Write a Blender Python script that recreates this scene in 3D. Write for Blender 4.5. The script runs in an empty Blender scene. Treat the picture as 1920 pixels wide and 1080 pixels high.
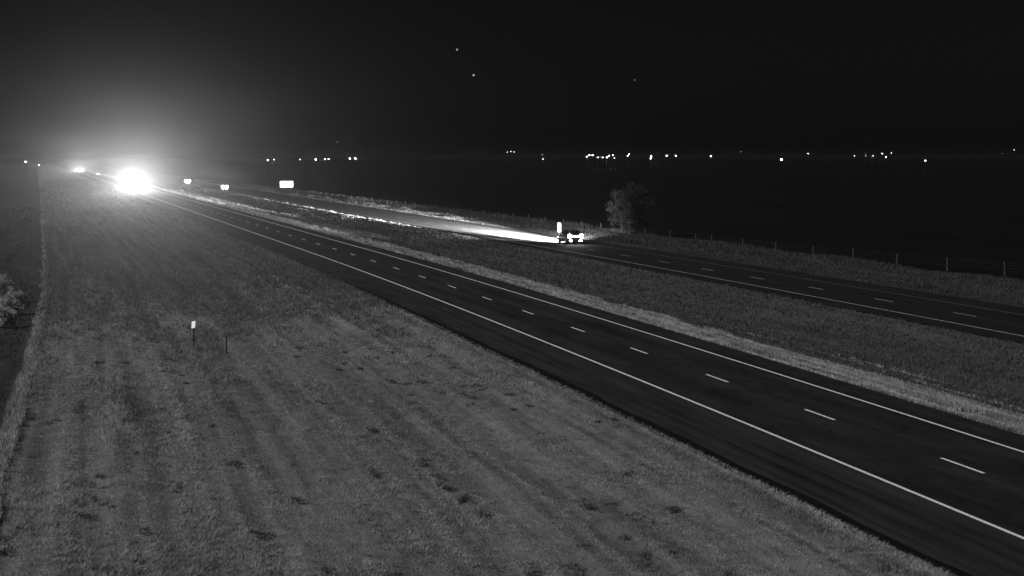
import bpy, bmesh, math, random
import numpy as np
from mathutils import Vector, Matrix

# ------------------------------------------------------------------ camera, sky, moon, exposure
SC = bpy.context.scene
COL = SC.collection
CAM_H = 10.625
PITCH = 0.07543
FPX = 3239.2                     # focal length in pixels of a 1920 wide frame
ROAD_A = 0.21866                 # heading of the road, to the left of the view
KAPPA = 2.468e-4                 # the road bends slightly left, then runs straight
S_STR = 200.0

cam_d = bpy.data.cameras.new('camera')
cam = bpy.data.objects.new('camera', cam_d)
COL.objects.link(cam)
cam_d.sensor_width = 36.0
cam_d.lens = FPX / 1920 * 36.0
cam_d.clip_start = 0.5
cam_d.clip_end = 30000
cam.location = (0, 0, CAM_H)
cam.rotation_euler = (math.pi / 2 - PITCH, 0, 0)
SC.camera = cam

MOON_EL = math.radians(33)
MOON_AZ = math.radians(-118)      # compass bearing of the moon: behind and left of the camera (0 = +Y, clockwise)
w = bpy.data.worlds.new('World')
SC.world = w
w.use_nodes = True
w.cycles.sampling_method = 'NONE'
nt = w.node_tree
nt.nodes.clear()
out = nt.nodes.new('ShaderNodeOutputWorld')
bg = nt.nodes.new('ShaderNodeBackground')
sky = nt.nodes.new('ShaderNodeTexSky')
sky.sky_type = 'NISHITA'
sky.sun_disc = False
sky.sun_elevation = MOON_EL
sky.sun_rotation = MOON_AZ
bw = nt.nodes.new('ShaderNodeRGBToBW')
nt.links.new(sky.outputs[0], bw.inputs[0])
bg.inputs['Strength'].default_value = 0.0009
# a few stars, fixed directions on the sky
geo = nt.nodes.new('ShaderNodeNewGeometry')
acc = None
def pix_dir(px, py):
    x = px - 960.0
    y = 540.0 - py
    v = Vector((x, FPX * math.cos(PITCH) + y * math.sin(PITCH), -FPX * math.sin(PITCH) + y * math.cos(PITCH)))
    return v.normalized()
random.seed(4)
stars = [(857, 93, 110), (888, 141, 170), (1190, 150, 30), (632, 266, 60)]
for i in range(14):      # the rest of the sky has stars as well
    stars.append((random.uniform(-6000, 8000), random.uniform(-5000, 20), random.uniform(30, 120)))
for (px, py, st) in stars:
    d = pix_dir(px, py)
    dot = nt.nodes.new('ShaderNodeVectorMath'); dot.operation = 'DISTANCE'
    nt.links.new(geo.outputs['Incoming'], dot.inputs[0])
    dot.inputs[1].default_value = tuple(-d)
    lt = nt.nodes.new('ShaderNodeMath'); lt.operation = 'LESS_THAN'
    nt.links.new(dot.outputs['Value'], lt.inputs[0]); lt.inputs[1].default_value = 0.00050
    mu = nt.nodes.new('ShaderNodeMath'); mu.operation = 'MULTIPLY_ADD'
    nt.links.new(lt.outputs[0], mu.inputs[0]); mu.inputs[1].default_value = st * 4
    if acc is None:
        nt.links.new(bw.outputs[0], mu.inputs[2])
    else:
        nt.links.new(acc, mu.inputs[2])
    acc = mu.outputs[0]
nt.links.new(acc, bg.inputs['Color'])
nt.links.new(bg.outputs[0], out.inputs[0])

sun_d = bpy.data.lights.new('moonlight', 'SUN')
sun_d.energy = 2.8
sun_d.angle = math.radians(0.6)
sun_d.color = (1, 1, 1)
sun = bpy.data.objects.new('moonlight', sun_d)
COL.objects.link(sun)
moon_vec = Vector((math.sin(MOON_AZ) * math.cos(MOON_EL), math.cos(MOON_AZ) * math.cos(MOON_EL), math.sin(MOON_EL)))
sun.rotation_euler = moon_vec.to_track_quat('Z', 'Y').to_euler()

SC.view_settings.view_transform = 'Standard'
SC.view_settings.look = 'None'
SC.view_settings.exposure = 0
SC.view_settings.gamma = 1
SC.render.engine = 'CYCLES'
SC.cycles.use_denoising = True
SC.cycles.max_bounces = 4
SC.cycles.diffuse_bounces = 1
SC.cycles.volume_bounces = 0
SC.cycles.sample_clamp_indirect = 4

# ------------------------------------------------------------------ helpers
rng = np.random.default_rng(29)

def bend(s):
    s = np.asarray(s, float)
    sp = np.maximum(s, 0)
    return np.where(s < S_STR, 0.5 * KAPPA * sp * sp, 0.5 * KAPPA * S_STR ** 2 + KAPPA * S_STR * (sp - S_STR))

CA, SA = math.cos(ROAD_A), math.sin(ROAD_A)
def sd2xy(s, d):
    e = np.asarray(d, float) - bend(s)
    return e * CA - np.asarray(s) * SA, e * SA + np.asarray(s) * CA

def xy2sd(x, y):
    s = -x * SA + y * CA
    return s, x * CA + y * SA + bend(s)

def heading(s):
    """angle about Z that turns +Y onto the road direction at s"""
    return ROAD_A + math.atan(KAPPA * min(max(s, 0), S_STR))

def hash_noise(x, y, seed=0):
    """smooth value noise on numpy arrays"""
    xi = np.floor(x).astype(np.int64); yi = np.floor(y).astype(np.int64)
    xf = x - xi; yf = y - yi
    def h(a, b):
        n = (a * 374761393 + b * 668265263 + seed * 1274126177) & 0x7fffffff
        n = ((n ^ (n >> 13)) * 1274126177) & 0x7fffffff
        return ((n ^ (n >> 16)) & 0xffff) / 65535.0
    u = xf * xf * (3 - 2 * xf); v = yf * yf * (3 - 2 * yf)
    return (h(xi, yi) * (1 - u) + h(xi + 1, yi) * u) * (1 - v) + (h(xi, yi + 1) * (1 - u) + h(xi + 1, yi + 1) * u) * v

PROF_D = np.array([-9000, -60, -8, -4.6, -3.9, -3.0, 4, 11, 17, 20.2, 20.8, 33.8, 37, 43, 48, 51.0, 63.4, 64.5, 70, 76, 82, 120, 9000.])
PROF_Z = np.array([-.5, -.5, -.55, -.45, -.12, -.10, -.35, -.6, -.35, -.07, -.05, -.04, -.15, -.8, -.35, -.04, -.05, -.12, -.40, -.22, -.12, -.1, -.1])
def prof(s, d):
    z = np.interp(d, PROF_D, PROF_Z)
    x, y = sd2xy(s, d)
    r = np.sqrt(x * x + y * y)
    t = np.clip((r - 750) / 900, 0, 1)
    rise = 5.5 * t * t * (3 - 2 * t) * np.clip((np.abs(d - 42) - 60) / 150, 0, 1)
    return z + rise

def relief(s, d, amp):
    a = hash_noise(s * .045, d * 1.15, 3) - .5
    b = hash_noise(s * .7, d * 1.7, 5) - .5
    c = hash_noise(s * 2.7, d * 3.3, 7) - .5
    return amp * (a * 1.5 + b * .7 + c * .5)

def tag(o, label=None, cat=None, group=None, kind=None):
    if label: o['label'] = label
    if cat: o['category'] = cat
    if group: o['group'] = group
    if kind: o['kind'] = kind
    return o

def link_mesh(name, verts, faces, mat, parent=None, smooth=False, uv=None):
    me = bpy.data.meshes.new(name)
    me.from_pydata([tuple(v) for v in verts], [], [tuple(f) for f in faces])
    me.update()
    if uv is not None:
        at = me.attributes.new('sd', 'FLOAT_VECTOR', 'POINT')
        at.data.foreach_set('vector', np.asarray(uv, np.float32).ravel())
    if mat: me.materials.append(mat)
    if smooth:
        for p in me.polygons: p.use_smooth = True
    o = bpy.data.objects.new(name, me)
    COL.objects.link(o)
    if parent: o.parent = parent
    return o

def bm_obj(name, bm, mat, parent=None, smooth=False):
    me = bpy.data.meshes.new(name)
    bmesh.ops.recalc_face_normals(bm, faces=bm.faces)
    bm.to_mesh(me); bm.free()
    if mat: me.materials.append(mat)
    if smooth:
        for p in me.polygons: p.use_smooth = True
    o = bpy.data.objects.new(name, me)
    COL.objects.link(o)
    if parent: o.parent = parent
    return o

def empty(name, loc=(0, 0, 0), rz=0):
    o = bpy.data.objects.new(name, None)
    o.empty_display_size = 0.2
    COL.objects.link(o)
    o.location = loc
    o.rotation_euler = (0, 0, rz)
    return o

def copy_tree(o, parent=None):
    c = o.copy()
    COL.objects.link(c)
    c.parent = parent
    for ch in list(o.children):
        copy_tree(ch, c)
    return c

def box(bm, c, size, bevel=0.0, rot=None):
    r = bmesh.ops.create_cube(bm, size=1)
    vs = r['verts']
    bmesh.ops.scale(bm, vec=size, verts=vs)
    if bevel > 0:
        es = list({e for v in vs for e in v.link_edges})
        g = bmesh.ops.bevel(bm, geom=es, offset=bevel, segments=2, affect='EDGES', profile=.6)
        vs = list({v for f in g['faces'] for v in f.verts} | {v for v in vs if v.is_valid})
    if rot: bmesh.ops.rotate(bm, cent=(0, 0, 0), matrix=rot, verts=vs)
    bmesh.ops.translate(bm, vec=c, verts=vs)
    return vs

def tube(bm, p0, p1, r0, r1, n=6):
    p0 = Vector(p0); p1 = Vector(p1)
    ax = (p1 - p0)
    if ax.length < 1e-6: return
    q = ax.to_track_quat('Z', 'Y')
    ring = []
    for p, r in ((p0, r0), (p1, r1)):
        ring.append([bm.verts.new(p + q @ Vector((r * math.cos(2 * math.pi * k / n), r * math.sin(2 * math.pi * k / n), 0))) for k in range(n)])
    for k in range(n):
        bm.faces.new((ring[0][k], ring[0][(k + 1) % n], ring[1][(k + 1) % n], ring[1][k]))
    bm.faces.new(list(reversed(ring[0]))); bm.faces.new(ring[1])

def cylx(bm, c, r, width, n=20, bev=0.0):
    """closed cylinder lying along X"""
    prof_ = [(-width / 2, r - bev), (-width / 2 + bev, r), (width / 2 - bev, r), (width / 2, r - bev)] if bev else [(-width / 2, r), (width / 2, r)]
    rings = []
    for x, rr in prof_:
        rings.append([bm.verts.new((c[0] + x, c[1] + rr * math.cos(2 * math.pi * k / n), c[2] + rr * math.sin(2 * math.pi * k / n))) for k in range(n)])
    for a, b in zip(rings, rings[1:]):
        for k in range(n):
            bm.faces.new((a[k], a[(k + 1) % n], b[(k + 1) % n], b[k]))
    bm.faces.new(rings[0]); bm.faces.new(list(reversed(rings[-1])))

# ------------------------------------------------------------------ materials (the place is seen in monochrome)
def mat_base(name):
    m = bpy.data.materials.new(name)
    m.use_nodes = True
    n = m.node_tree
    b = n.nodes['Principled BSDF']
    return m, n, b

def plain(name, g, rough=.7, metal=0.0, var=.15, scale=6.0, spec=.3):
    m, n, b = mat_base(name)
    tc = n.nodes.new('ShaderNodeTexCoord')
    no = n.nodes.new('ShaderNodeTexNoise'); no.inputs['Scale'].default_value = scale; no.inputs['Detail'].default_value = 4
    n.links.new(tc.outputs['Object'], no.inputs['Vector'])
    rp = n.nodes.new('ShaderNodeValToRGB')
    lo, hi = g * (1 - var), min(1, g * (1 + var))
    rp.color_ramp.elements[0].position = .3; rp.color_ramp.elements[0].color = (lo, lo, lo, 1)
    rp.color_ramp.elements[1].position = .7; rp.color_ramp.elements[1].color = (hi, hi, hi, 1)
    n.links.new(no.outputs['Fac'], rp.inputs['Fac'])
    n.links.new(rp.outputs['Color'], b.inputs['Base Color'])
    b.inputs['Roughness'].default_value = rough
    b.inputs['Metallic'].default_value = metal
    b.inputs['Specular IOR Level'].default_value = spec
    return m

def emit(name, strength, lights=False):
    m, n, b = mat_base(name)
    b.inputs['Base Color'].default_value = (.8, .8, .8, 1)
    b.inputs['Emission Color'].default_value = (1, 1, 1, 1)
    b.inputs['Emission Strength'].default_value = strength
    m.cycles.emission_sampling = 'FRONT' if lights else 'NONE'
    return m

def noise_layer(n, vec, scale_vec, detail=4, rough=.6):
    mp = n.nodes.new('ShaderNodeMapping'); mp.inputs['Scale'].default_value = scale_vec
    n.links.new(vec, mp.inputs['Vector'])
    t = n.nodes.new('ShaderNodeTexNoise'); t.inputs['Scale'].default_value = 1; t.inputs['Detail'].default_value = detail; t.inputs['Roughness'].default_value = rough
    n.links.new(mp.outputs[0], t.inputs['Vector'])
    return t.outputs['Fac']

def mathn(n, op, a, b):
    x = n.nodes.new('ShaderNodeMath'); x.operation = op
    for i, v in enumerate((a, b)):
        if isinstance(v, (int, float)): x.inputs[i].default_value = v
        else: n.links.new(v, x.inputs[i])
    return x.outputs[0]

def ground_mat(name, g, layers, contrast, rough=.95, bump=.0, bscale=(3, 6, 1), spec=.05, cracks=None):
    """colour = g * (1 + contrast * sum(weighted noise)), noise laid along road coordinates s,d"""
    m, n, b = mat_base(name)
    at = n.nodes.new('ShaderNodeAttribute'); at.attribute_name = 'sd'
    v = at.outputs['Vector']
    tot = None
    for sc, wgt, det in layers:
        f = noise_layer(n, v, sc, det)
        f = mathn(n, 'MULTIPLY', mathn(n, 'SUBTRACT', f, .5), wgt)
        tot = f if tot is None else mathn(n, 'ADD', tot, f)
    k = mathn(n, 'MAXIMUM', mathn(n, 'ADD', mathn(n, 'MULTIPLY', tot, contrast), 1.0), .12)
    if cracks:
        # sealed cracks across the lanes and pale polished wheel paths along them
        sep = n.nodes.new('ShaderNodeSeparateXYZ'); n.links.new(v, sep.inputs[0])
        wob = mathn(n, 'MULTIPLY', noise_layer(n, v, (.05, .35, 1), 4), 1.6)
        fr = mathn(n, 'FRACT', mathn(n, 'ADD', mathn(n, 'MULTIPLY', sep.outputs[0], 1 / 11.0), wob), 0.0)
        crk = mathn(n, 'LESS_THAN', mathn(n, 'ABSOLUTE', mathn(n, 'SUBTRACT', fr, .5), 0.0), .010)
        k = mathn(n, 'MULTIPLY', k, mathn(n, 'SUBTRACT', 1.0, mathn(n, 'MULTIPLY', crk, .40)))
        wave = mathn(n, 'COSINE', mathn(n, 'MULTIPLY', mathn(n, 'SUBTRACT', sep.outputs[1], cracks), 2 * math.pi / 1.83), 0.0)
        k = mathn(n, 'MULTIPLY', k, mathn(n, 'ADD', 1.0, mathn(n, 'MULTIPLY', wave, -.13)))
    val = mathn(n, 'MULTIPLY', k, g)
    cb = n.nodes.new('ShaderNodeCombineColor')
    for i in range(3): n.links.new(val, cb.inputs[i])
    n.links.new(cb.outputs[0], b.inputs['Base Color'])
    b.inputs['Roughness'].default_value = rough
    b.inputs['Specular IOR Level'].default_value = spec
    if bump:
        bp = n.nodes.new('ShaderNodeBump'); bp.inputs['Strength'].default_value = bump; bp.inputs['Distance'].default_value = .08
        n.links.new(noise_layer(n, v, bscale, 6), bp.inputs['Height'])
        n.links.new(bp.outputs[0], b.inputs['Normal'])
    return m

def grass_mat(name, g, var=.35, trans=.3, layers=None, contrast=1.2):
    """blades: per-blade shade attribute times patches laid along the road"""
    m, n, b = mat_base(name)
    at = n.nodes.new('ShaderNodeAttribute'); at.attribute_name = 'shade'
    sdn = n.nodes.new('ShaderNodeAttribute'); sdn.attribute_name = 'sd'
    k = mathn(n, 'ADD', mathn(n, 'MULTIPLY', mathn(n, 'SUBTRACT', at.outputs['Fac'], .5), 2 * var), 1.0)
    tot = None
    for sc, wgt, det in (layers or [((.12, .5, 1), 1.0, 3)]):
        f = mathn(n, 'MULTIPLY', mathn(n, 'SUBTRACT', noise_layer(n, sdn.outputs['Vector'], sc, det), .5), wgt)
        tot = f if tot is None else mathn(n, 'ADD', tot, f)
    p = mathn(n, 'MAXIMUM', mathn(n, 'ADD', mathn(n, 'MULTIPLY', tot, contrast), 1.0), .2)
    val = mathn(n, 'MULTIPLY', mathn(n, 'MULTIPLY', k, p), g)
    cb = n.nodes.new('ShaderNodeCombineColor')
    for i in range(3): n.links.new(val, cb.inputs[i])
    df = n.nodes.new('ShaderNodeBsdfDiffuse'); tr = n.nodes.new('ShaderNodeBsdfTranslucent')
    mx = n.nodes.new('ShaderNodeMixShader'); mx.inputs[0].default_value = trans
    n.links.new(cb.outputs[0], df.inputs['Color']); n.links.new(cb.outputs[0], tr.inputs['Color'])
    n.links.new(df.outputs[0], mx.inputs[1]); n.links.new(tr.outputs[0], mx.inputs[2])
    o = n.nodes['Material Output']
    n.links.new(mx.outputs[0], o.inputs['Surface'])
    n.nodes.remove(b)
    return m

FG_LAYERS = [((.018, 1.25, 1), 1.5, 3), ((.10, .9, 1), .8, 3), ((.8, 1.6, 1), .9, 4), ((.03, .06, 1), .5, 2)]
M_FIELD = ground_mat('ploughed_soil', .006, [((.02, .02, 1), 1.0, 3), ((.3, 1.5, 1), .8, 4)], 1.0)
M_VERGE = ground_mat('dead_grass_mat', .14, FG_LAYERS, 1.1, bump=.6)
M_MEDIAN = ground_mat('median_grass_mat', .065, [((.05, .3, 1), 1.0, 3), ((.5, 1.4, 1), .9, 4)], 1.0, bump=.5)  # base darkened to stand in for light falling off beyond the near road
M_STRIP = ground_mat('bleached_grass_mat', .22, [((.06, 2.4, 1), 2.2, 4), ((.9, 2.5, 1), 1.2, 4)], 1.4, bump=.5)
M_FARV = ground_mat('far_verge_mat', .045, [((.05, .3, 1), 1.0, 3), ((.5, 1.4, 1), .9, 4)], 1.0, bump=.5)
ROAD_LAYERS = [((.006, 1.0, 1), 1.3, 3), ((.10, .45, 1), 1.3, 4), ((.6, 1.2, 1), .7, 4), ((9, 9, 1), .5, 3)]
M_ASPH = ground_mat('dark_asphalt', .0185, ROAD_LAYERS, 1.5, rough=.85, bump=.15, bscale=(25, 25, 1), spec=.12, cracks=28.38)
M_ASPH2 = ground_mat('older_dark_asphalt', .0130, ROAD_LAYERS, .9, rough=.85, bump=.15, bscale=(25, 25, 1), spec=.12)
M_SHOULD = ground_mat('shoulder_asphalt', .024, [((.012, 1.6, 1), 1.8, 3), ((.12, .9, 1), 1.6, 4), ((9, 9, 1), .5, 3)], 1.3, rough=.9, bump=.15, bscale=(25, 25, 1), spec=.08)
M_SOIL = ground_mat('black_edge_soil', .008, [((.5, 2, 1), 1.0, 4)], .8)
M_PAINT = plain('white_road_paint', .66, .6, var=.28, scale=9.0)
for nd in M_PAINT.node_tree.nodes:
    if nd.type == 'VALTORGB': nd.color_ramp.elements[0].position = .34; nd.color_ramp.elements[1].position = .47
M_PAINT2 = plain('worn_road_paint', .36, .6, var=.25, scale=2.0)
M_GRASS = grass_mat('dead_grass', .30, .40, .3, FG_LAYERS, 1.1)
M_FALLOFF = grass_mat('falloff_dark_grass', .135, .40, .3, FG_LAYERS, 1.0)  # verge blades darkened to paint the loss of light with distance
M_MGRASS = grass_mat('median_grass', .105, .4, .3, [((.05, .3, 1), 1.0, 3), ((.5, 1.4, 1), .8, 3)], 1.0)  # median blades darkened too, light falloff put into their colour
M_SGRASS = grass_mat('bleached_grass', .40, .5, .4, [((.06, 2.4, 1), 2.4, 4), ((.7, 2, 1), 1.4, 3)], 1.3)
M_FGRASS = grass_mat('verge_grass', .075, .4, .3, [((.05, .3, 1), 1.0, 3)], 1.0)
M_WOOD = plain('weathered_wood', .04, .9, var=.3, scale=4)
M_STEEL = plain('galvanised_steel', .12, .5, metal=.6, var=.15)
M_DARKMETAL = plain('dark_painted_steel', .02, .5, var=.2)
M_SIGN = plain('white_reflective_sheeting', .93, .35, var=.02, spec=.5)
M_SIGNBACK = plain('bare_aluminium', .35, .45, metal=.5)
M_BARK = plain('grey_bark', .03, .9, var=.3, scale=5)
M_TWIG = grass_mat('grey_twigs', .058, .5, .45, [((.3, .3, .3), 1.2, 2)], 1.0)
M_LEAF = grass_mat('dry_shrub_leaves', .42, .45, .3, [((.5, .5, .5), 1.2, 2)], 1.0)
M_CAR = plain('dark_car_paint', .03, .25, var=.05, spec=.6)
M_CAR2 = plain('grey_car_paint', .12, .25, var=.05, spec=.6)
M_TRUCKP = plain('pale_truck_paint', .35, .35, var=.06, spec=.5)
M_TRAILER = plain('white_trailer_sheet', .45, .5, var=.06)
M_GLASS = plain('dark_tinted_glass', .008, .06, var=.05, spec=.8)
M_RUBBER = plain('tyre_rubber', .015, .85, var=.2)
M_RIM = plain('wheel_alloy', .30, .35, metal=.7, var=.05)
M_PLATE = plain('licence_plate', .6, .5, var=.03)
M_CHROME = plain('chrome_trim', .5, .2, metal=.9, var=.03)
M_BLACK = plain('black_plastic', .012, .6, var=.1)

# ------------------------------------------------------------------ ground, roads
def grid_sheet(name, ss, ds, mat, dz=0.0, amp=0.0, zfun=None, edge_ragged=None):
    S, D = np.meshgrid(ss, ds, indexing='ij')
    if edge_ragged is not None: D = edge_ragged(S, D)
    X, Y = sd2xy(S, D)
    Z = (prof(S, D) if zfun is None else zfun(S, D)) + dz
    if amp:
        fade = np.clip(np.minimum(D - ds[0], ds[-1] - D) / .8, 0.15, 1)
        Z = Z + relief(S, D, amp) * fade
    n, m = S.shape
    V = np.stack([X, Y, Z], -1).reshape(-1, 3)
    idx = np.arange(n * m).reshape(n, m)
    F = np.stack([idx[:-1, :-1], idx[:-1, 1:], idx[1:, 1:], idx[1:, :-1]], -1).reshape(-1, 4)
    uv = np.stack([S, D, np.zeros_like(S)], -1).reshape(-1, 3)
    return link_mesh(name, V.tolist(), F.tolist(), mat, None, True, uv)

def steps(*parts):
    o = []
    for a, b, st in parts:
        o += list(np.arange(a, b, st))
    o.append(parts[-1][1])
    return np.array(o)

S_LONG = steps((-40, 30, 10), (30, 260, 2), (260, 800, 10), (800, 3400, 50))
# one sheet for all the land, out to the horizon
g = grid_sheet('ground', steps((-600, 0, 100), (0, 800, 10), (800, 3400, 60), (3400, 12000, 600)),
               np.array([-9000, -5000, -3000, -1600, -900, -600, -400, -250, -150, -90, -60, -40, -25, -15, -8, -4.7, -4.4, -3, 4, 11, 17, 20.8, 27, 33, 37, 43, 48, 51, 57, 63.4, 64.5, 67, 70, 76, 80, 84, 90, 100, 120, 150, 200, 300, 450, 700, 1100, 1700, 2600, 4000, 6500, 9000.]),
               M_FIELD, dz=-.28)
tag(g, kind='structure')

def ragged(lo, hi, amp):
    def f(S, D):
        t = np.clip((D - lo) / (hi - lo), 0, 1)
        k = amp * ((hash_noise(S * .55, S * 0 + 1.5, 11) - .5) + .5 * (hash_noise(S * 2.1, S * 0 + 4.5, 12) - .5))
        return D + k * (t ** 6) - k * ((1 - t) ** 6) * .8
    return f

S_FG = steps((34, 130, .45), (130, 300, 1.6), (300, 800, 12), (800, 3200, 60))
v1 = grid_sheet('grass_verge', S_FG, np.concatenate([np.linspace(-4.2, 20.45, 90)]), M_VERGE, dz=0.0, amp=.16, edge_ragged=ragged(-4.2, 20.45, .5))
tag(v1, kind='structure')
v2 = grid_sheet('median', steps((40, 200, 1.0), (200, 420, 4), (420, 3200, 30)), np.linspace(36.4, 50.95, 34), M_MEDIAN, amp=.14, edge_ragged=ragged(36.4, 50.95, .3))
tag(v2, kind='structure')
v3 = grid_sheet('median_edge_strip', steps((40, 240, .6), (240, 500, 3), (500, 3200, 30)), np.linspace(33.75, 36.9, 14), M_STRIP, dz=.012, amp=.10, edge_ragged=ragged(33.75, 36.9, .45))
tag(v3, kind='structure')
v4 = grid_sheet('far_verge', steps((60, 420, 1.5), (420, 3200, 30)), np.linspace(63.35, 77.5, 24), M_FARV, amp=.16, edge_ragged=ragged(63.35, 77.5, .6))
tag(v4, kind='structure')

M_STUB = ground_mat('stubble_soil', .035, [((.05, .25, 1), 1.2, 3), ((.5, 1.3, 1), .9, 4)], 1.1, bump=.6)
v5 = grid_sheet('stubble_field', steps((40, 200, 1.2), (200, 800, 12), (800, 3000, 60)), np.concatenate([np.linspace(-75, -14, 24), np.linspace(-13.5, -4.45, 22)]), M_STUB, dz=.02, amp=.14)
tag(v5, kind='structure')
zflat = lambda z: (lambda S, D: np.zeros_like(S) + z)
e1 = grid_sheet('shoulder_edge', S_LONG, np.array([20.3, 20.9, 21.2]), M_SOIL, zfun=zflat(-.045)); tag(e1, kind='structure')
R1 = grid_sheet('near_road', S_LONG, np.array([21.05, 23.0, 24.4, 28.2, 31.8, 33.0, 33.85]), M_ASPH, zfun=zflat(0.0)); tag(R1, kind='structure')
R1s = grid_sheet('near_shoulder', S_LONG, np.concatenate([np.linspace(20.98, 24.40, 8)]), M_SHOULD, zfun=zflat(.004),
                 edge_ragged=lambda S, D: D + np.where(D < 21.0, .22 * (hash_noise(S * .5, S * 0, 31) - .5), 0)); tag(R1s, kind='structure')
R2 = grid_sheet('far_road', S_LONG, np.array([50.9, 53, 56.7, 60.4, 63.45]), M_ASPH2, zfun=zflat(0.0)); tag(R2, kind='structure')

def stripe(name, s0, s1, d, wd, mat, parent, z=.009, n=None):
    st = 2.0 if s0 < 300 else 12.0
    ss = np.append(np.arange(s0, s1, st), s1) if n is None else np.linspace(s0, s1, n)
    V = []; F = []
    for i, s in enumerate(ss):
        for dd in (d - wd / 2, d + wd / 2):
            x, y = sd2xy(s, dd); V.append((float(x), float(y), z))
    for i in range(len(ss) - 1):
        F.append((2 * i, 2 * i + 1, 2 * i + 3, 2 * i + 2))
    return link_mesh(name, V, F, mat, parent)

stripe('edge_line', 34, 1500, 24.54, .155, M_PAINT, R1)
stripe('edge_line', 45, 1500, 31.86, .14, M_PAINT, R1)
k = -2
for i in range(-1, 38):
    s0 = 52.8 + 12.19 * i
    stripe('lane_dash', s0, s0 + 3.05, 28.38, .135, M_PAINT, R1, n=2)
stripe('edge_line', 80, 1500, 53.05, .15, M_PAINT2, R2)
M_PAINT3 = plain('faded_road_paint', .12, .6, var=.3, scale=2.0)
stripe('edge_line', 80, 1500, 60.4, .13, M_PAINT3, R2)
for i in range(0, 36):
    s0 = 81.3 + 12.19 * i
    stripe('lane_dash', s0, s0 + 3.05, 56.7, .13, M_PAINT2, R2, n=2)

# ------------------------------------------------------------------ grass blades
def blades(name, s, d, hgt, wid, mat, label, zoff=0.0, amp=0.0, lo=None, hi=None, nb=3, lean=.7, flat=.8):
    """nb leaning triangular blades for each tuft"""
    n = len(s)
    s = np.repeat(s, nb) + rng.normal(0, .05, n * nb); d = np.repeat(d, nb) + rng.normal(0, .05, n * nb)
    hgt = np.repeat(hgt, nb) * rng.uniform(.6, 1.25, n * nb); wid = np.repeat(wid, nb)
    x, y = sd2xy(s, d)
    z = prof(s, d) + zoff
    if amp: z = z + relief(s, d, amp) * np.clip(np.minimum(d - lo, hi - d) / .8, .15, 1)
    a = rng.uniform(0, 2 * np.pi, n * nb)
    ln = rng.uniform(.2, 1.0, n * nb) * lean
    ca, sa = np.cos(a), np.sin(a)
    b0 = np.stack([x - sa * wid, y + ca * wid, z - .03], -1)
    b1 = np.stack([x + sa * wid, y - ca * wid, z - .03], -1)
    tp = np.stack([x + ca * hgt * ln, y + sa * hgt * ln, z + flat * hgt * np.sqrt(np.maximum(1 - (ln * .8) ** 2, .1))], -1)
    V = np.stack([b0, b1, tp], 1).reshape(-1, 3).astype(np.float32)
    N = n * nb
    me = bpy.data.meshes.new(name)
    me.vertices.add(3 * N); me.vertices.foreach_set('co', V.ravel())
    me.loops.add(3 * N); me.loops.foreach_set('vertex_index', np.arange(3 * N, dtype=np.int32))
    me.polygons.add(N); me.polygons.foreach_set('loop_start', np.arange(0, 3 * N, 3, dtype=np.int32))
    me.update(calc_edges=True)
    sh = np.repeat(rng.uniform(0, 1, N), 3).astype(np.float32)
    at = me.attributes.new('shade', 'FLOAT', 'POINT'); at.data.foreach_set('value', sh)
    sdv = np.stack([np.repeat(s, 3), np.repeat(d, 3), np.zeros(3 * N)], -1).astype(np.float32)
    at = me.attributes.new('sd', 'FLOAT_VECTOR', 'POINT'); at.data.foreach_set('vector', sdv.ravel())
    me.materials.append(mat)
    o = bpy.data.objects.new(name, me); COL.objects.link(o)
    tag(o, label, 'grass', kind='stuff')
    return o

def in_view(s, d, margin=1.06):
    x, y = sd2xy(s, d)
    return (np.abs(x) < y * 960 / FPX * margin + 3) & (y > 38)

def scatter(n, s0, s1, d0, d1, power=1.0):
    """more tufts near the camera"""
    u = rng.uniform(0, 1, n)
    s = 1 / (1 / s0 + u * (1 / s1 - 1 / s0)) if power else rng.uniform(s0, s1, n)
    d = rng.uniform(d0, d1, n)
    k = in_view(s, d)
    return s[k], d[k]

s, d = scatter(340000, 38, 900, -4.1, 20.5)
patch = hash_noise(s * .25, d * .8, 21) * .6 + hash_noise(s * .07, d * .4, 22) * .6
tall = np.clip(patch - .62, 0, 1) * 1.6
sz = np.clip(s / 60, 1, 3)
dimmed = hash_noise(s * .04, d * .22, 61) * .3 + hash_noise(s * .4, d * 1.3, 62) * .25 + rng.uniform(0, 1, len(s)) * .45 < np.interp(s - d * .8, [60, 100, 150, 240], [.05, .30, .62, 1.1])  # darker blades multiply along the road, painting light falloff into the grass colour
sg_, dg_, szg = s[dimmed], d[dimmed], sz[dimmed]
blades('falloff_grass_blades', sg_, dg_, (.16 + .14 * patch[dimmed]) * np.sqrt(szg), .013 * szg, M_FALLOFF, 'taller verge grass darkened farther along the road to paint light falloff', amp=.16, lo=-4.2, hi=20.45, lean=.8, flat=.75)
s, d, sz, patch, tall = s[~dimmed], d[~dimmed], sz[~dimmed], patch[~dimmed], tall[~dimmed]
blades('grass_blades', s, d, (.09 + .06 * patch + .34 * tall) * np.sqrt(sz), .013 * sz, M_GRASS, 'matted pale dead grass covering the whole foreground verge', amp=.16, lo=-4.2, hi=20.45, lean=1.0, flat=.38)
s, d = scatter(5200, 38, 260, 19.9, 20.55)
blades('edge_grass', s, d, rng.uniform(.06, .26, len(s)) ** 1.15, .015 * np.clip(s / 60, 1, 3), M_GRASS, 'ragged fringe of dead grass hanging over the near shoulder edge', nb=5, lean=1.1, flat=.5)
M_WEED = grass_mat('dark_weeds', .085, .5, .3, [((.5, .5, 1), 1.0, 2)], 1.0)
cs_, cd_ = scatter(560, 40, 200, -3.5, 20.0)
keep = hash_noise(cs_ * .12, cd_ * .35, 51) > .62
cs_, cd_ = cs_[keep], cd_[keep]
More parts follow.
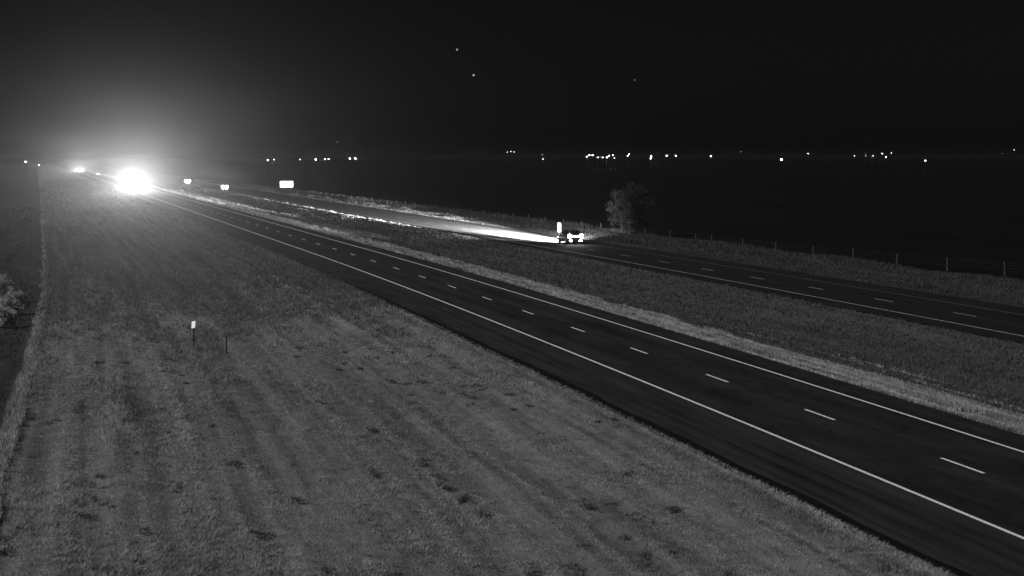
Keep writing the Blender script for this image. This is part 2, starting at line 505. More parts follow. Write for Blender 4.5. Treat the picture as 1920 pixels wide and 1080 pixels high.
for px, py in ((800, 860), (816, 884), (842, 905), (872, 926), (900, 944), (490, 1000), (440, 868), (705, 872), (1100, 940), (1265, 955), (1080, 1052), (1010, 1062), (562, 930), (1180, 890), (700, 800), (330, 905)):
    dr = pix_dir(px, py); t_ = -(CAM_H + .3) / dr.z
    a_, b_ = xy2sd(dr.x * t_, dr.y * t_)
    cs_ = np.append(cs_, a_ + rng.normal(0, .45, 4)); cd_ = np.append(cd_, b_ + rng.normal(0, .10, 4))
s = np.repeat(cs_, 9) + rng.normal(0, .20, len(cs_) * 9); d = np.repeat(cd_, 9) + rng.normal(0, .09, len(cs_) * 9)
blades('weed_clumps', s, d, rng.uniform(.10, .26, len(s)), .022 * np.clip(s / 60, 1, 2), M_WEED, 'dark weed clumps dotted through the pale foreground grass', amp=.16, lo=-4.2, hi=20.45, nb=5, lean=.9, flat=.6)
s, d = scatter(9000, 45, 130, 36.4, 40.5)
k = (hash_noise(s * .10, d * 3.2, 53) > .60) & (rng.uniform(0, 1, len(s)) < np.interp(s, [60, 95, 125], [1, .6, .1]))
s, d = s[k], d[k]
blades('pale_tufts', s, d, rng.uniform(.12, .32, len(s)), .02 * np.clip(s / 60, 1, 2), M_SGRASS, 'broken rows of bleached tufts on the near edge of the median', nb=4, lean=1.15, flat=.45)
s, d = scatter(7600, 45, 400, -4.5, -3.75)
k = rng.uniform(0, 1, len(s)) < np.interp(s, [90, 180, 400], [1, .35, .05])
s, d = s[k], d[k]
d = np.clip(d + .35 * (hash_noise(s * .15, s * 0, 71) - .5), -4.7, -3.5)
blades('fringe_grass', s, d, rng.uniform(.15, .45, len(s)) * np.interp(s, [45, 150, 500], [1, .8, .5]), .018 * np.clip(s / 60, 1, 3), M_GRASS, 'taller pale grass along the edge of the dark field at left', nb=4, lean=.5)
M_STUBG = grass_mat('stubble', .05, .5, .3, [((.05, .25, 1), 1.2, 3)], 1.1)
s, d = scatter(26000, 45, 400, -22, -4.6)
sz = np.clip(s / 60, 1, 6)
blades('stubble', s, d, rng.uniform(.08, .22, len(s)) * np.sqrt(sz), .016 * sz, M_STUBG, 'dull stubble on the dark field past the left edge of the verge', zoff=.02, lean=.8)
s, d = scatter(70000, 55, 900, 36.6, 50.9)
sz = np.clip(s / 60, 1, 8)
blades('median_blades', s, d, (.10 + .14 * hash_noise(s * .2, d * .6, 23)) * np.sqrt(sz), .016 * sz, M_MGRASS, 'short grass on the median between the two roads, darkened to paint light falloff', amp=.14, lo=36.4, hi=50.95, lean=1.0)
s, d = scatter(46000, 50, 900, 33.85, 36.7)
k = hash_noise(s * .35, d * 2.2, 24) > .3
s, d = s[k], d[k]
sz = np.clip(s / 60, 1, 5)
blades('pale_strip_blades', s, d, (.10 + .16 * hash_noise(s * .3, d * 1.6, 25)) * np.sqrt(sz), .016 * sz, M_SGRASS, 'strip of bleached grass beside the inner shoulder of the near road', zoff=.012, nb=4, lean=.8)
s, d = scatter(70000, 90, 900, 63.6, 77.3)
sz = np.clip(s / 60, 1, 5)
blades('far_verge_blades', s, d, (.06 + (.08 + .30 * hash_noise(s * .1, d * .5, 26)) * np.clip((d - 64.2) / 3, 0, 1)) * np.sqrt(sz), .018 * sz, M_FGRASS, 'dark rough grass between the far road and wire fence', nb=3, lean=.8)

# ------------------------------------------------------------------ wire fence along the far boundary
fence = empty('wire_fence', (0, 0, 0))
tag(fence, 'wire fence on short pale posts along the far side of the far road', 'fence')
def zground(s, d): return float(prof(np.array([s]), np.array([d]))[0])
def fence_d(s): return float(np.interp(s, [100, 145, 165, 190, 230, 270, 340, 420, 700], [86, 82.6, 79.5, 77.2, 76.6, 76.4, 75.2, 74, 73]))
bm = bmesh.new()
tube(bm, (0, 0, -.4), (0, 0, 1.02), .085, .075, 8)
box(bm, (0, 0, 1.04), (.14, .14, .04), .01)
post_me = bm_obj('post', bm, M_WOOD, fence)
post_mesh = post_me.data
bpy.data.objects.remove(post_me)
fs = [136.0, 146.8, 155.2, 163.2, 171.4, 179.6, 188.0, 197.0, 206.5, 212.0]
x = 221.0
while x < 520: fs.append(x); x += 9.5
fpts = []
for i, s in enumerate(fs):
    d = fence_d(s)
    X, Y = sd2xy(s, d); z = zground(s, d)
    p = bpy.data.objects.new('post', post_mesh); COL.objects.link(p); p.parent = fence
    p.location = (float(X), float(Y), z)
    p.rotation_euler = (random.uniform(-.05, .05), random.uniform(-.07, .07), random.uniform(0, 3))
    p.scale = (1.15, 1.15, random.uniform(.92, 1.12))
    fpts.append((float(X), float(Y), z))
for h in (.25, .5, .75, .97):
    bm = bmesh.new()
    for a, b in zip(fpts, fpts[1:]):
        tube(bm, (a[0], a[1], a[2] + h), (b[0], b[1], b[2] + h), .006, .006, 3)
    bm_obj('wire', bm, M_STEEL, fence)

# ------------------------------------------------------------------ trees and shrubs
def at_sd(s, d, dz=0.0):
    X, Y = sd2xy(s, d)
    return (float(X), float(Y), zground(s, d) + dz)

def at_px(px, Z):
    """ground point on the bearing of column px, Z metres along the view axis"""
    X = (px - 960) / (FPX / math.cos(PITCH)) * Z * (1 / math.cos(PITCH)) * math.cos(PITCH)
    s, d = xy2sd(X, Z)
    return X, Z, float(prof(np.array([s]), np.array([d]))[0])

def lump_tree(name, base, lumps, seed, label, cat, group=None, twigs=9000, tw=.13, trunk_r=.25, mat=None, stems=1):
    """crown of uneven lumps (x, y, z, radius), with limbs reaching from the stem into every lump"""
    r = random.Random(seed); g2 = np.random.default_rng(seed)
    root = empty(name, base); tag(root, label, cat, group)
    bm = bmesh.new()
    top = max(l[2] for l in lumps)
    fork = Vector((0, 0, top * .28))
    if stems: tube(bm, (0, 0, -.2), fork, trunk_r, trunk_r * .7, 8)
    for x, y, z, rad in lumps:
        c = Vector((x, y, z)); st = fork if stems else Vector((x * .2, y * .2, -.1))
        mid = st.lerp(c, .55) + Vector((r.gauss(0, .12), r.gauss(0, .12), .1 * rad))
        tube(bm, st, mid, trunk_r * .45, trunk_r * .28, 6); tube(bm, mid, c, trunk_r * .28, trunk_r * .14, 5)
        for k in range(9):
            dv = Vector((r.gauss(0, 1), r.gauss(0, 1), r.gauss(.3, .8))).normalized()
            e = c + dv * rad * r.uniform(.7, 1.0)
            tube(bm, c, e, trunk_r * .10, trunk_r * .03, 4)
            for q in range(2):
                dv2 = (dv + Vector((r.gauss(0, .6), r.gauss(0, .6), r.gauss(0, .6)))).normalized()
                m_ = c.lerp(e, r.uniform(.4, .8)); tube(bm, m_, m_ + dv2 * rad * .45, trunk_r * .05, trunk_r * .02, 3)
    bm_obj('trunk', bm, M_BARK, root)
    w_ = np.array([l[3] ** 2 for l in lumps]); w_ = w_ / w_.sum()
    pick = g2.choice(len(lumps), twigs, p=w_)
    L4 = np.array(lumps)[pick]
    dv = g2.normal(0, 1, (twigs, 3)); dv /= np.linalg.norm(dv, axis=1)[:, None]
    # sub-clumps so that the outline is uneven and gaps stay open
    sub = g2.normal(0, 1, (len(lumps), 26, 3)); sub /= np.linalg.norm(sub, axis=2)[:, :, None]
    sub *= g2.uniform(.45, 1.05, (len(lumps), 26, 1))
    cc = sub[pick, g2.integers(0, 26, twigs)]
    c = L4[:, :3] + cc * L4[:, 3:4] + g2.normal(0, .17, (twigs, 3)) * L4[:, 3:4]
    c[:, 2] = np.maximum(c[:, 2], .1)
    sd = np.cross(dv, g2.normal(0, 1, (twigs, 3))); sd /= np.linalg.norm(sd, axis=1)[:, None]
    Ln = g2.uniform(.5, 1.5, twigs)[:, None] * tw * 1.8
    V = np.stack([c - sd * tw * .35, c + sd * tw * .35, c + dv * Ln], 1).reshape(-1, 3).astype(np.float32)
    me = bpy.data.meshes.new('crown'); n = twigs
    me.vertices.add(3 * n); me.vertices.foreach_set('co', V.ravel())
    me.loops.add(3 * n); me.loops.foreach_set('vertex_index', np.arange(3 * n, dtype=np.int32))
    me.polygons.add(n); me.polygons.foreach_set('loop_start', np.arange(0, 3 * n, 3, dtype=np.int32))
    me.update(calc_edges=True)
    at = me.attributes.new('shade', 'FLOAT', 'POINT'); at.data.foreach_set('value', np.repeat(g2.uniform(0, 1, n), 3).astype(np.float32))
    at = me.attributes.new('sd', 'FLOAT_VECTOR', 'POINT'); at.data.foreach_set('vector', V.ravel())
    me.materials.append(mat or M_TWIG)
    o = bpy.data.objects.new('crown', me); COL.objects.link(o); o.parent = root
    return root

X, Y, Z = at_px(1182, 242)
lump_tree('roadside_tree', (X, Y, Z), [(x * .92, y * .92, z * .86, r_ * .9) for x, y, z, r_ in [(.4, .2, 6.9, 1.7), (-1.7, -.4, 6.4, 1.3), (1.9, .3, 6.4, 1.3), (-2.5, .2, 4.6, 1.1), (3.0, -.3, 4.7, 1.25), (0, -.6, 5.0, 1.8), (.9, .9, 4.6, 1.5), (-.5, -.2, 3.0, 1.5), (-2.3, .5, 2.4, 1.0), (1.6, -.4, 2.3, .9), (-.3, .6, 1.6, 1.2), (2.6, .3, 1.9, .5)]],
          12, 'rounded grey tree standing behind the wire fence beyond the lit car', 'tree', twigs=8000, tw=.12)
for px, Zd, lumps, sd_, lab in [
        (-8, 112, [(0, 0, 1.15, .75), (.8, .2, .8, .55), (-.8, 0, .9, .6), (.1, -.4, .5, .6)], 31, 'largest pale shrub at the left edge of the picture, nearest the camera'),
        (20, 121, [(0, 0, 1.5, .7), (.7, .1, 1.1, .6), (-.6, 0, 1.0, .6), (0, 0, .5, .7)], 32, 'pale rounded shrub just right of the largest shrub at the left edge'),
        (-4, 131, [(0, 0, 1.9, .7), (.6, .1, 1.5, .6), (-.6, 0, 1.4, .6), (0, .2, .7, .9)], 33, 'farthest pale shrub at the left edge, behind the largest one')]:
    X, Y, Z = at_px(px, Zd)
    lump_tree('shrub', (X, Y, Z), [tuple(v * .85 for v in l) for l in lumps], sd_, lab, 'shrub', 'shrubs at the left edge', twigs=9000, tw=.075, trunk_r=.06, mat=M_LEAF, stems=0)
# ------------------------------------------------------------------ signs and posts
def sign_post_marker():
    """narrow tall mile marker on a single post beside the far shoulder"""
    s, d = 229.5, 64.0
    root = empty('mile_marker', at_sd(s, d), heading(s))
    tag(root, 'narrow upright white marker sign on one post, glaring in the headlight beam', 'sign')
    bm = bmesh.new(); box(bm, (0, 0, .55), (.07, .05, 1.7), .008)
    bm_obj('post', bm, M_STEEL, root)
    bm = bmesh.new(); box(bm, (0, -.045, 1.15), (.46, .012, 1.22), .004)
    # rounded panel corners
    p = bm_obj('panel', bm, M_SIGN, root)
    for z in (.8, 1.5):
        bm = bmesh.new(); box(bm, (0, -.056, z), (.03, .012, .03), .003)
        bm_obj('bolt', bm, M_STEEL, p)
sign_post_marker()

def guide_sign():
    px, Zd = 538, 560.0
    X = (px - 960) / FPX * Zd
    s, d = xy2sd(X, Zd)
    zg = zground(s, d)
    zc = CAM_H - (345 - 295.2) / FPX * Zd
    root = empty('guide_sign', (X, Zd, zg), heading(float(s)))
    tag(root, 'wide white rectangular road sign glaring far down the far verge', 'sign')
    zc -= zg
    bm = bmesh.new(); box(bm, (0, 0, zc), (4.2, .04, 1.95), .006)
    p = bm_obj('panel', bm, M_SIGN, root)
    for x in (-1.3, 1.3):
        bm = bmesh.new(); box(bm, (x, .09, (zc + .9) / 2 - .2), (.12, .12, zc + .9 + .4), .01)
        bm_obj('post', bm, M_WOOD, root)
    for z in (-.55, .55):
        bm = bmesh.new(); box(bm, (0, .035, zc + z), (3.9, .03, .08), .004)
        bm_obj('stringer', bm, M_SIGNBACK, p)
guide_sign()

def reflector_post():
    X, Y = (-18.6 * 1.0, 100.5)
    s, d = xy2sd(X, Y)
    zg = zground(float(s), float(d)) + .02
    root = empty('reflector_post', (X, Y, zg), 0.0)
    tag(root, 'dark post with a small bright white reflector in the left grass', 'marker post')
    bm = bmesh.new(); box(bm, (0, 0, .5), (.09, .05, 1.6), .008)
    bm_obj('post', bm, M_DARKMETAL, root)
    bm = bmesh.new(); box(bm, (0, 0, 0), (.30, .02, .42), .008, Matrix.Rotation(math.radians(-22), 3, 'X') @ Matrix.Rotation(math.radians(-35), 3, 'Z'))
    bmesh.ops.translate(bm, vec=(0, -.07, 1.25), verts=bm.verts)
    bm_obj('reflector', bm, M_SIGN, root)
    bm = bmesh.new(); box(bm, (0, -.02, 1.25), (.05, .09, .05), .004)
    bm_obj('bracket', bm, M_DARKMETAL, root)
    X, Y = (-16.1, 96.8)
    s, d = xy2sd(X, Y)
    root = empty('stake', (X, Y, zground(float(s), float(d)) + .02), .4)
    tag(root, 'thin dark stake standing in the grass right of the reflector post', 'stake')
    bm = bmesh.new(); tube(bm, (0, 0, -.3), (.02, 0, .92), .05, .04, 7)
    bm_obj('shaft', bm, M_DARKMETAL, root)
    bm = bmesh.new(); tube(bm, (.02, 0, .921), (.021, 0, .99), .06, .055, 7)
    bm_obj('cap', bm, M_DARKMETAL, root)
reflector_post()

# ------------------------------------------------------------------ vehicles
def loft(bm, sections):
    """sections: list of (y, [(x, z), ...]) right half outline, mirrored and capped"""
    rings = []
    for y, pts in sections:
        ring = [(x, z) for x, z in pts] + [(-x, z) for x, z in reversed(pts)]
        rings.append([bm.verts.new((x, y, z)) for x, z in ring])
    n = len(rings[0])
    for a, b in zip(rings, rings[1:]):
        for k in range(n):
            bm.faces.new((a[k], a[(k + 1) % n], b[(k + 1) % n], b[k]))
    bm.faces.new(rings[0]); bm.faces.new(list(reversed(rings[-1])))

def quad_panel(bm, pts, t=.012):
    """thin solid panel from four corner points"""
    p = [Vector(q) for q in pts]
    nrm = (p[1] - p[0]).cross(p[3] - p[0]).normalized()
    a = [bm.verts.new(q) for q in p]; b = [bm.verts.new(q + nrm * t) for q in p]
    bm.faces.new(list(reversed(a))); bm.faces.new(b)
    for k in range(4): bm.faces.new((a[k], a[(k + 1) % 4], b[(k + 1) % 4], b[k]))

M_TAIL = emit('lit_tail_lamp', 40, True)
M_TAIL_OFF = plain('dark_lamp_lens', .10, .2, var=.05, spec=.6)
M_HEAD = emit('lit_headlamp', 60)
M_HEAD_FAR = emit('lit_headlamp_glaring', 400)
M_TAIL_FAR = emit('lit_tail_lamp_far', 60)

def make_wheel(root, x, y, r, wd):
    bm = bmesh.new(); cylx(bm, (0, 0, 0), r, wd, 24, .03)
    wv = bm_obj('wheel', bm, M_RUBBER, root)
    wv.location = (x, y, r)
    sgn = 1 if x > 0 else -1
    bm = bmesh.new(); cylx(bm, (sgn * (wd / 2 + .004), 0, 0), r * .62, .02, 20)
    for k in range(5):
        a = 2 * math.pi * k / 5
        tube(bm, (sgn * (wd / 2 + .02), 0, 0), (sgn * (wd / 2 + .018), r * .58 * math.cos(a), r * .58 * math.sin(a)), .035, .03, 5)
    bm_obj('rim', bm, M_RIM, wv)

def lens(bm, c, size):
    r = bmesh.ops.create_uvsphere(bm, u_segments=16, v_segments=10, radius=.5)
    bmesh.ops.scale(bm, vec=size, verts=r['verts']); bmesh.ops.translate(bm, vec=c, verts=r['verts'])

def make_car(name, paint, m_tail, m_head, m_low):
    """sport utility car, 4.9 m long, forward is +Y, origin on the ground below its middle"""
    root = empty(name)
    def sec(y, hw, zl, zm, zb, r=.1):
        return (y, [(0, zl), (hw - .12, zl), (hw - .02, zl + .1), (hw, zm), (hw - .04, zb - .05), (hw - .14, zb), (0, zb + .02)])
    bm = bmesh.new()
    loft(bm, [sec(-2.45, .84, .42, .70, 1.02), sec(-2.38, .92, .34, .72, 1.08), sec(-1.9, .96, .28, .75, 1.10), sec(-.9, .97, .26, .76, 1.09), sec(.4, .97, .26, .76, 1.07), sec(1.1, .96, .27, .74, 1.04), sec(1.8, .94, .28, .70, .97), sec(2.28, .88, .32, .64, .88), sec(2.45, .74, .40, .58, .76)])
    body = bm_obj('body', bm, paint, root, True)
    bm = bmesh.new()
    def cs(y, hw, hb, z0, z1): return (y, [(0, z0), (hb, z0), (hw + (hb - hw) * .12, z1 - .10), (hw - .08, z1 - .02), (0, z1)])
    loft(bm, [cs(-2.34, .70, .84, 1.07, 1.16), cs(-2.02, .70, .87, 1.09, 1.68), cs(-1.5, .72, .89, 1.09, 1.75), cs(-.3, .73, .89, 1.08, 1.77), cs(.35, .71, .88, 1.07, 1.70), cs(1.15, .68, .84, 1.03, 1.10)])
    bm_obj('cabin', bm, paint, root, True)
    bm = bmesh.new(); quad_panel(bm, [(-.70, 1.06, 1.17), (.70, 1.06, 1.17), (.62, .42, 1.66), (-.62, .42, 1.66)]); bm_obj('windshield', bm, M_GLASS, root)
    bm = bmesh.new(); quad_panel(bm, [(.66, -2.345, 1.20), (-.66, -2.345, 1.20), (-.60, -2.08, 1.62), (.60, -2.08, 1.62)]); bm_obj('rear_window', bm, M_GLASS, root)
    for sg in (-1, 1):
        for y0, y1 in ((.66, -.32), (-.40, -1.20), (-1.28, -1.90)):
            bm = bmesh.new()
            top = .25 if y0 > .5 else y0
            p = [(sg * .895, y0, 1.13), (sg * .895, y1, 1.13), (sg * .765, y1, 1.60), (sg * .765, top, 1.60)]
            if sg > 0: p = [p[1], p[0], p[3], p[2]]
            quad_panel(bm, p); bm_obj('side_window', bm, M_GLASS, root)
        bm = bmesh.new(); box(bm, (sg * 1.03, .62, 1.16), (.16, .10, .14), .03); bm_obj('mirror', bm, paint, root)
        bm = bmesh.new(); box(bm, (sg * .985, -.1, .40), (.03, 2.3, .08), .01); bm_obj('sill', bm, M_BLACK, root)
        bm = bmesh.new(); lens(bm, (sg * .70, 2.33, .70), (.36, .24, .18)); bm_obj('headlight', bm, m_head, root, True)
        bm = bmesh.new(); lens(bm, (sg * .76, -2.41, 1.00), (.48, .24, .52)); bm_obj('tail_light', bm, m_tail, root, True)
        bm = bmesh.new(); lens(bm, (sg * .62, -2.46, .47), (.44, .16, .22)); bm_obj('bumper_light', bm, m_low, root, True)
        make_wheel(root, sg * .86, 1.50, .37, .24); make_wheel(root, sg * .86, -1.45, .37, .24)
    bm = bmesh.new(); box(bm, (0, -2.465, 1.0), (1.14, .03, .10), .012); bm_obj('glare_bar', bm, m_tail, root)  # glowing bar added for the glare that joins the tail lamps
    bm = bmesh.new(); box(bm, (0, -2.44, .50), (1.80, .10, .16), .03); bm_obj('rear_bumper', bm, M_BLACK, root)
    bm = bmesh.new(); box(bm, (0, 2.42, .44), (1.50, .10, .16), .03); bm_obj('front_bumper', bm, M_BLACK, root)
    bm = bmesh.new(); box(bm, (0, 2.43, .66), (.90, .05, .20), .01); bm_obj('grille', bm, M_BLACK, root)
    bm = bmesh.new(); box(bm, (0, -2.462, .86), (.32, .015, .16), .004); bm_obj('licence_plate', bm, M_PLATE, root)
    return root

def lamp(parent, loc, dirv, energy, cone, blend, size=.08):
    l = bpy.data.lights.new('headlight_beam', 'SPOT')
    l.energy = energy; l.spot_size = math.radians(cone); l.spot_blend = blend; l.shadow_soft_size = size
    o = bpy.data.objects.new('headlight_beam', l); COL.objects.link(o); o.parent = parent
    o.location = loc
    o.rotation_euler = Vector(dirv).to_track_quat('-Z', 'Y').to_euler()
    return o

# the car on the far road, driving away to the left with its headlights on
CAR_S, CAR_D = 207.0, 58.6
car = make_car('car', M_CAR, M_TAIL, M_HEAD, M_TAIL)
tag(car, 'dark car with glaring tail lamps lighting up the far road ahead of it', 'car')
car.location = (*[float(v) for v in sd2xy(CAR_S, CAR_D)], 0.0)
car.rotation_euler = (0, 0, heading(CAR_S))
for sg in (-1, 1):
    lamp(car, (sg * .70, 2.50, .72), (-.02, 1, -.095), 2.6e7, 18, 1.0)
lamp(car, (0, 2.56, .70), (0, 1, -.05), 1.6e5, 80, .6)


def far_car(name, px, s_guess_d, mat_t, mat_h, label, group, toward, paint, s_range=(300, 2500)):
    """a copy stands where lane offset d meets the bearing of column px"""
    best = min(np.arange(s_range[0], s_range[1], .5), key=lambda s: abs(960 + FPX * sd2xy(s, s_guess_d)[0] / sd2xy(s, s_guess_d)[1] - px))
    c = make_car(name, paint, mat_t, mat_h, mat_t)
    tag(c, label, 'car', group)
    c.location = (*[float(v) for v in sd2xy(best, s_guess_d)], 0.0)
    c.rotation_euler = (0, 0, heading(best) + (math.pi if toward else 0))
    return c, best

M_TAIL_B = emit('lit_tail_lamp_b', 600)
far_car('car', 352, 55.0, M_TAIL_B, M_HEAD, 'distant car on the far road, a bright point next right of the glaring truck', 'distant cars', False, M_CAR2, (300, 900))
far_car('car', 421, 55.0, M_TAIL_B, M_HEAD, 'distant car on the far road, nearer of two bright points left of wide sign', 'distant cars', False, M_CAR2, (300, 900))
M_HEAD_B = emit('lit_headlamp_b', 400)
c1, s1 = far_car('car', 150, 26.4, M_TAIL_OFF, M_HEAD_B, 'oncoming distant car with starlike headlamps left of the glaring truck', 'distant cars', True, M_CAR2, (700, 2500))
c2, s2 = far_car('car', 185, 30.0, M_TAIL_OFF, emit('lit_headlamp_c', 150), 'faint oncoming distant car between the starlike headlamps and the glaring truck', 'distant cars', True, M_CAR2, (700, 2500))
lamp(c1, (0, 2.50, .72), (0, 1, .006), 1.4e5, 24, 1.0)

def make_truck():
    """tractor with box trailer, forward is +Y"""
    root = empty('truck')
    bm = bmesh.new()
    def sec(y, hw, z0, z1): return (y, [(0, z0), (hw, z0), (hw, z1 - .2), (hw - .15, z1), (0, z1)])
    loft(bm, [sec(-2.6, 1.22, .9, 3.6), sec(-.7, 1.22, .9, 3.75), sec(-.2, 1.20, .9, 3.2), sec(.25, 1.16, .9, 2.35)]); bm_obj('cab', bm, M_TRUCKP, root)
    bm = bmesh.new(); loft(bm, [sec(.25, 1.05, .75, 2.05), sec(1.4, .98, .75, 1.9), sec(2.1, .86, .75, 1.72)]); bm_obj('hood', bm, M_TRUCKP, root)
    bm = bmesh.new(); quad_panel(bm, [(-1.0, .262, 2.30), (1.0, .262, 2.30), (1.02, -.14, 3.12), (-1.02, -.14, 3.12)]); bm_obj('windshield', bm, M_GLASS, root)
    bm = bmesh.new(); box(bm, (0, 2.12, 1.25), (1.0, .06, .85), .02); bm_obj('grille', bm, M_CHROME, root)
    bm = bmesh.new(); box(bm, (0, 2.2, .55), (2.4, .22, .36), .05); bm_obj('front_bumper', bm, M_CHROME, root)
    for sg in (-1, 1):
        bm = bmesh.new(); box(bm, (sg * .92, 2.05, 1.05), (.34, .20, .28), .04); bm_obj('headlight', bm, M_HEAD_FAR, root)
        bm = bmesh.new(); loft(bm, [(.5, [(0, 1.0), (.24, 1.0), (.24, 1.12), (0, 1.14)]), (1.95, [(0, .75), (.24, .75), (.24, 1.05), (0, 1.08)])])
        bmesh.ops.translate(bm, vec=(sg * 1.08, -.1, .12), verts=bm.verts); bm_obj('fender', bm, M_TRUCKP, root)
        bm = bmesh.new(); box(bm, (sg * 1.42, .35, 2.3), (.18, .12, .60), .03); bm_obj('mirror', bm, M_BLACK, root)
        bm = bmesh.new(); tube(bm, (sg * 1.1, -2.75, .8), (sg * 1.1, -2.75, 3.9), .07, .07, 10); bm_obj('exhaust_stack', bm, M_CHROME, root)
        bm = bmesh.new(); tube(bm, (sg * 1.05, -.9, .75), (sg * 1.05, -2.4, .75), .30, .30, 16); bm_obj('fuel_tank', bm, M_CHROME, root)
        for y in (1.3, -3.6, -4.9, -14.6, -15.9):
            make_wheel(root, sg * 1.05, y, .51, .30)
    bm = bmesh.new(); box(bm, (0, -3.2, .85), (1.0, 5.4, .22), .02); bm_obj('chassis', bm, M_BLACK, root)
    bm = bmesh.new(); box(bm, (0, -10.0, 2.62), (2.56, 13.6, 2.75), .04); bm_obj('trailer', bm, M_TRAILER, root)
    bm = bmesh.new(); box(bm, (0, -15.2, 1.1), (1.2, 2.6, .3), .02); bm_obj('bogie', bm, M_BLACK, root)
    for x in (-.9, -.3, 0, .3, .9):
        bm = bmesh.new(); box(bm, (x, -.45, 3.60), (.12, .10, .07), .02); bm_obj('marker_light', bm, M_TAIL_FAR, root)
    return root

truck = make_truck()
tag(truck, 'oncoming truck on the near road whose headlamps glare brighter than all else', 'truck')
TD = 26.6
TS = float(min(np.arange(400, 1200, .5), key=lambda s: abs(960 + FPX * sd2xy(s, TD)[0] / sd2xy(s, TD)[1] - 247)))
truck.location = (*[float(v) for v in sd2xy(TS, TD)], 0.012)
truck.rotation_euler = (0, 0, heading(TS) + math.pi)
print('truck at s', TS, 'cars', s1, s2)
lamp(truck, (0, 2.40, 1.06), (0, 1, .006), 3.3e5, 24, 1.0, .5)

# ------------------------------------------------------------------ yard lights of the far farms
bm = bmesh.new(); tube(bm, (0, 0, -1.0), (0, 0, 1.0), .11, .08, 8)
yl_pole = bm_obj('pole', bm, M_DARKMETAL); pole_mesh = yl_pole.data; bpy.data.objects.remove(yl_pole)
bm = bmesh.new(); tube(bm, (0, 0, 0), (0, -.7, .25), .035, .03, 6); box(bm, (0, -.85, .27), (.26, .34, .14), .03)
t_ = bm_obj('arm', bm, M_DARKMETAL); arm_mesh = t_.data; bpy.data.objects.remove(t_)
lamp_meshes = {}
def lamp_mesh(lv, size):
    key = (lv, size)
    if key not in lamp_meshes:
        bm = bmesh.new()
        bmesh.ops.create_uvsphere(bm, u_segments=12, v_segments=8, radius=size)
        bmesh.ops.scale(bm, vec=(1, 1, .8), verts=bm.verts)
        t = bm_obj('lamp', bm, emit('yard_lamp_glow_%d' % lv, lv), None, True)
        lamp_meshes[key] = t.data
        bpy.data.objects.remove(t)
    return lamp_meshes[key]

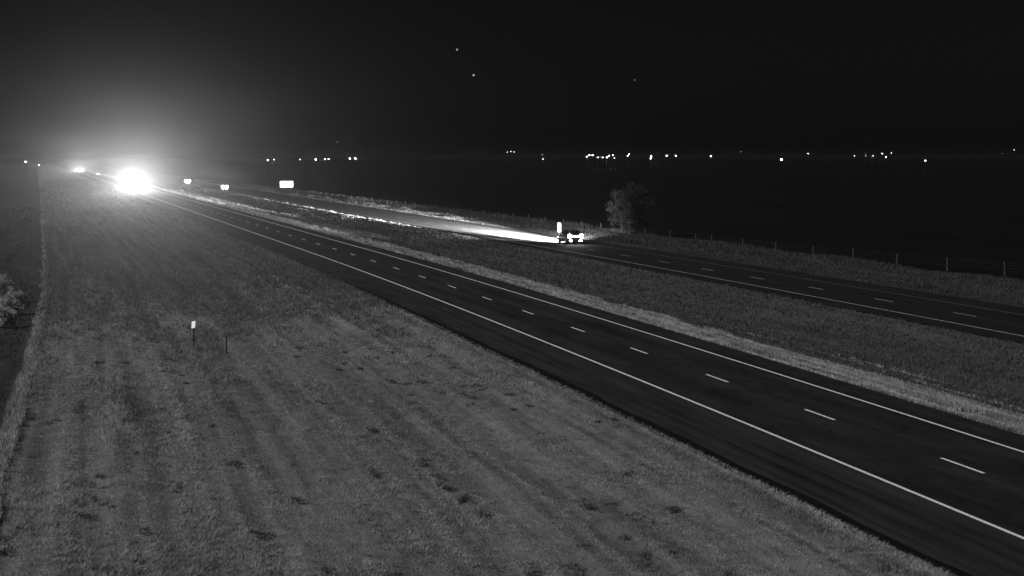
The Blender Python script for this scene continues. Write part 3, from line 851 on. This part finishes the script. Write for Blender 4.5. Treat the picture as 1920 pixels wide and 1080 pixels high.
# column, row, distance, brightness level, label
YL = [
 (48, 303, 760, 2, 'farthest left of all the small horizon lights'),
 (73, 309, 800, 1, 'faint second light from the left end of the horizon'),
 (502, 300, 1000, 2, 'left light of the pair above the left end of the wide sign'),
 (514, 299, 1000, 1, 'right light of the pair above the left end of the wide sign'),
 (563, 299, 1050, 1, 'lone faint light above and right of the wide sign'),
 (592, 299, 1000, 3, 'brightest light of the row right above the wide sign, second past its end'),
 (609, 298, 1050, 2, 'left of two touching lights midway between wide sign and the twin lights'),
 (616, 298, 1050, 2, 'right of two touching lights midway between wide sign and the twin lights'),
 (656, 297, 1000, 3, 'left one of the clear twin lights at the right end of the left row'),
 (666, 297, 1000, 3, 'right one of the clear twin lights at the right end of the left row'),
 (951, 285, 1600, 1, 'left end of the faint high cluster near the middle of the horizon'),
 (958, 284, 1600, 1, 'middle of the faint high cluster near the middle of the horizon'),
 (964, 285, 1600, 1, 'right end of the faint high cluster near the middle of the horizon'),
 (1017, 290, 1400, 0, 'upper of two very faint stacked lights left of the big cluster'),
 (1018, 298, 1150, 1, 'lower of two very faint stacked lights left of the big cluster'),
 (1100, 294, 1200, 2, 'leftmost light of the big cluster above the tree'),
 (1105, 291, 1200, 3, 'second light from the left in the big cluster above the tree'),
 (1111, 291, 1200, 3, 'third light from the left in the big cluster above the tree'),
 (1121, 295, 1200, 2, 'fourth light from the left in the big cluster above the tree'),
 (1130, 295, 1200, 2, 'fifth light from the left in the big cluster above the tree'),
 (1138, 295, 1200, 3, 'sixth light from the left in the big cluster above the tree'),
 (1142, 292, 1250, 3, 'seventh and upper light in the big cluster above the tree'),
 (1149, 291, 1250, 2, 'upper right light of the big cluster above the tree'),
 (1152, 296, 1200, 1, 'lower right light of the big cluster above the tree'),
 (1177, 292, 1250, 2, 'lower left of the two touching lights straight above the tree crown'),
 (1180, 289, 1300, 2, 'upper right of the two touching lights straight above the tree crown'),
 (1221, 293, 1200, 3, 'upper of two stacked lights right of the tree crown'),
 (1220, 297, 1150, 3, 'lower of two stacked lights right of the tree crown'),
 (1250, 292, 1250, 3, 'left of two spaced lights right of the stacked pair'),
 (1267, 292, 1250, 3, 'right of two spaced lights right of the stacked pair'),
 (1333, 293, 1250, 3, 'lone bright light midway between the tree and the brightest right hand light'),
 (1389, 284, 1600, 0, 'very faint high light just left of the brightest right hand light'),
 (1465, 299, 980, 4, 'brightest lone light low on the right half of the horizon'),
 (1515, 288, 1500, 2, 'small light just right of and above the brightest right hand light'),
 (1602, 292, 1350, 1, 'left one of three faint lights in a row on the right'),
 (1623, 292, 1350, 0, 'middle one of three faint lights in a row on the right'),
 (1637, 292, 1350, 1, 'right one of three faint lights in a row on the right'),
 (1654, 288, 1450, 2, 'upper hazy light of the small right hand cluster'),
 (1661, 294, 1250, 2, 'lower sharp light of the small right hand cluster'),
 (1671, 287, 1450, 1, 'faint rightmost light of the small right hand cluster'),
 (1735, 301, 900, 2, 'lone light low on the horizon right of the last cluster'),
 (1901, 281, 1650, 1, 'faint high light at the right edge of the picture'),
]
LEV = {0: (4, .22), 1: (9, .26), 2: (18, .30), 3: (28, .34), 4: (40, .42)}
for px, py, Zd, lv, lab in YL:
    X, Y, zg = at_px(px, Zd)
    zl = CAM_H - (py - 295.2) / FPX * Zd
    root = empty('yard_light', (X, Y, zg), 0)
    tag(root, lab, 'yard light', 'yard lights of far farms along the horizon')
    h = zl - zg
    p = bpy.data.objects.new('pole', pole_mesh); COL.objects.link(p); p.parent = root
    p.location = (0, .8, (h + .3) / 2); p.scale = (1, 1, (h + .3) / 2)
    a = bpy.data.objects.new('arm', arm_mesh); COL.objects.link(a); a.parent = root; a.location = (0, .75, h + .05)
    st, sz = LEV[lv]
    l = bpy.data.objects.new('lamp', lamp_mesh(st, sz)); COL.objects.link(l); l.parent = root; l.location = (0, -.12, h - .05)

# ------------------------------------------------------------------ haze: thin volume added around everything to spread headlamp glare into a glow
bm = bmesh.new()
box(bm, (0, 5500, 10), (26000, 18000, 30))
hz = bm_obj('added_haze', bm, None)
tag(hz, 'thin volume added over the road and fields to spread headlamp glare', 'added_haze', kind='stuff')
m = bpy.data.materials.new('added_haze'); m.use_nodes = True
n = m.node_tree; n.nodes.clear()
o = n.nodes.new('ShaderNodeOutputMaterial'); pv = n.nodes.new('ShaderNodeVolumePrincipled')
pv.inputs['Color'].default_value = (.95, .95, .95, 1)
pv.inputs['Density'].default_value = .00015
pv.inputs['Anisotropy'].default_value = .93
n.links.new(pv.outputs[0], o.inputs['Volume'])
hz.data.materials.append(m)
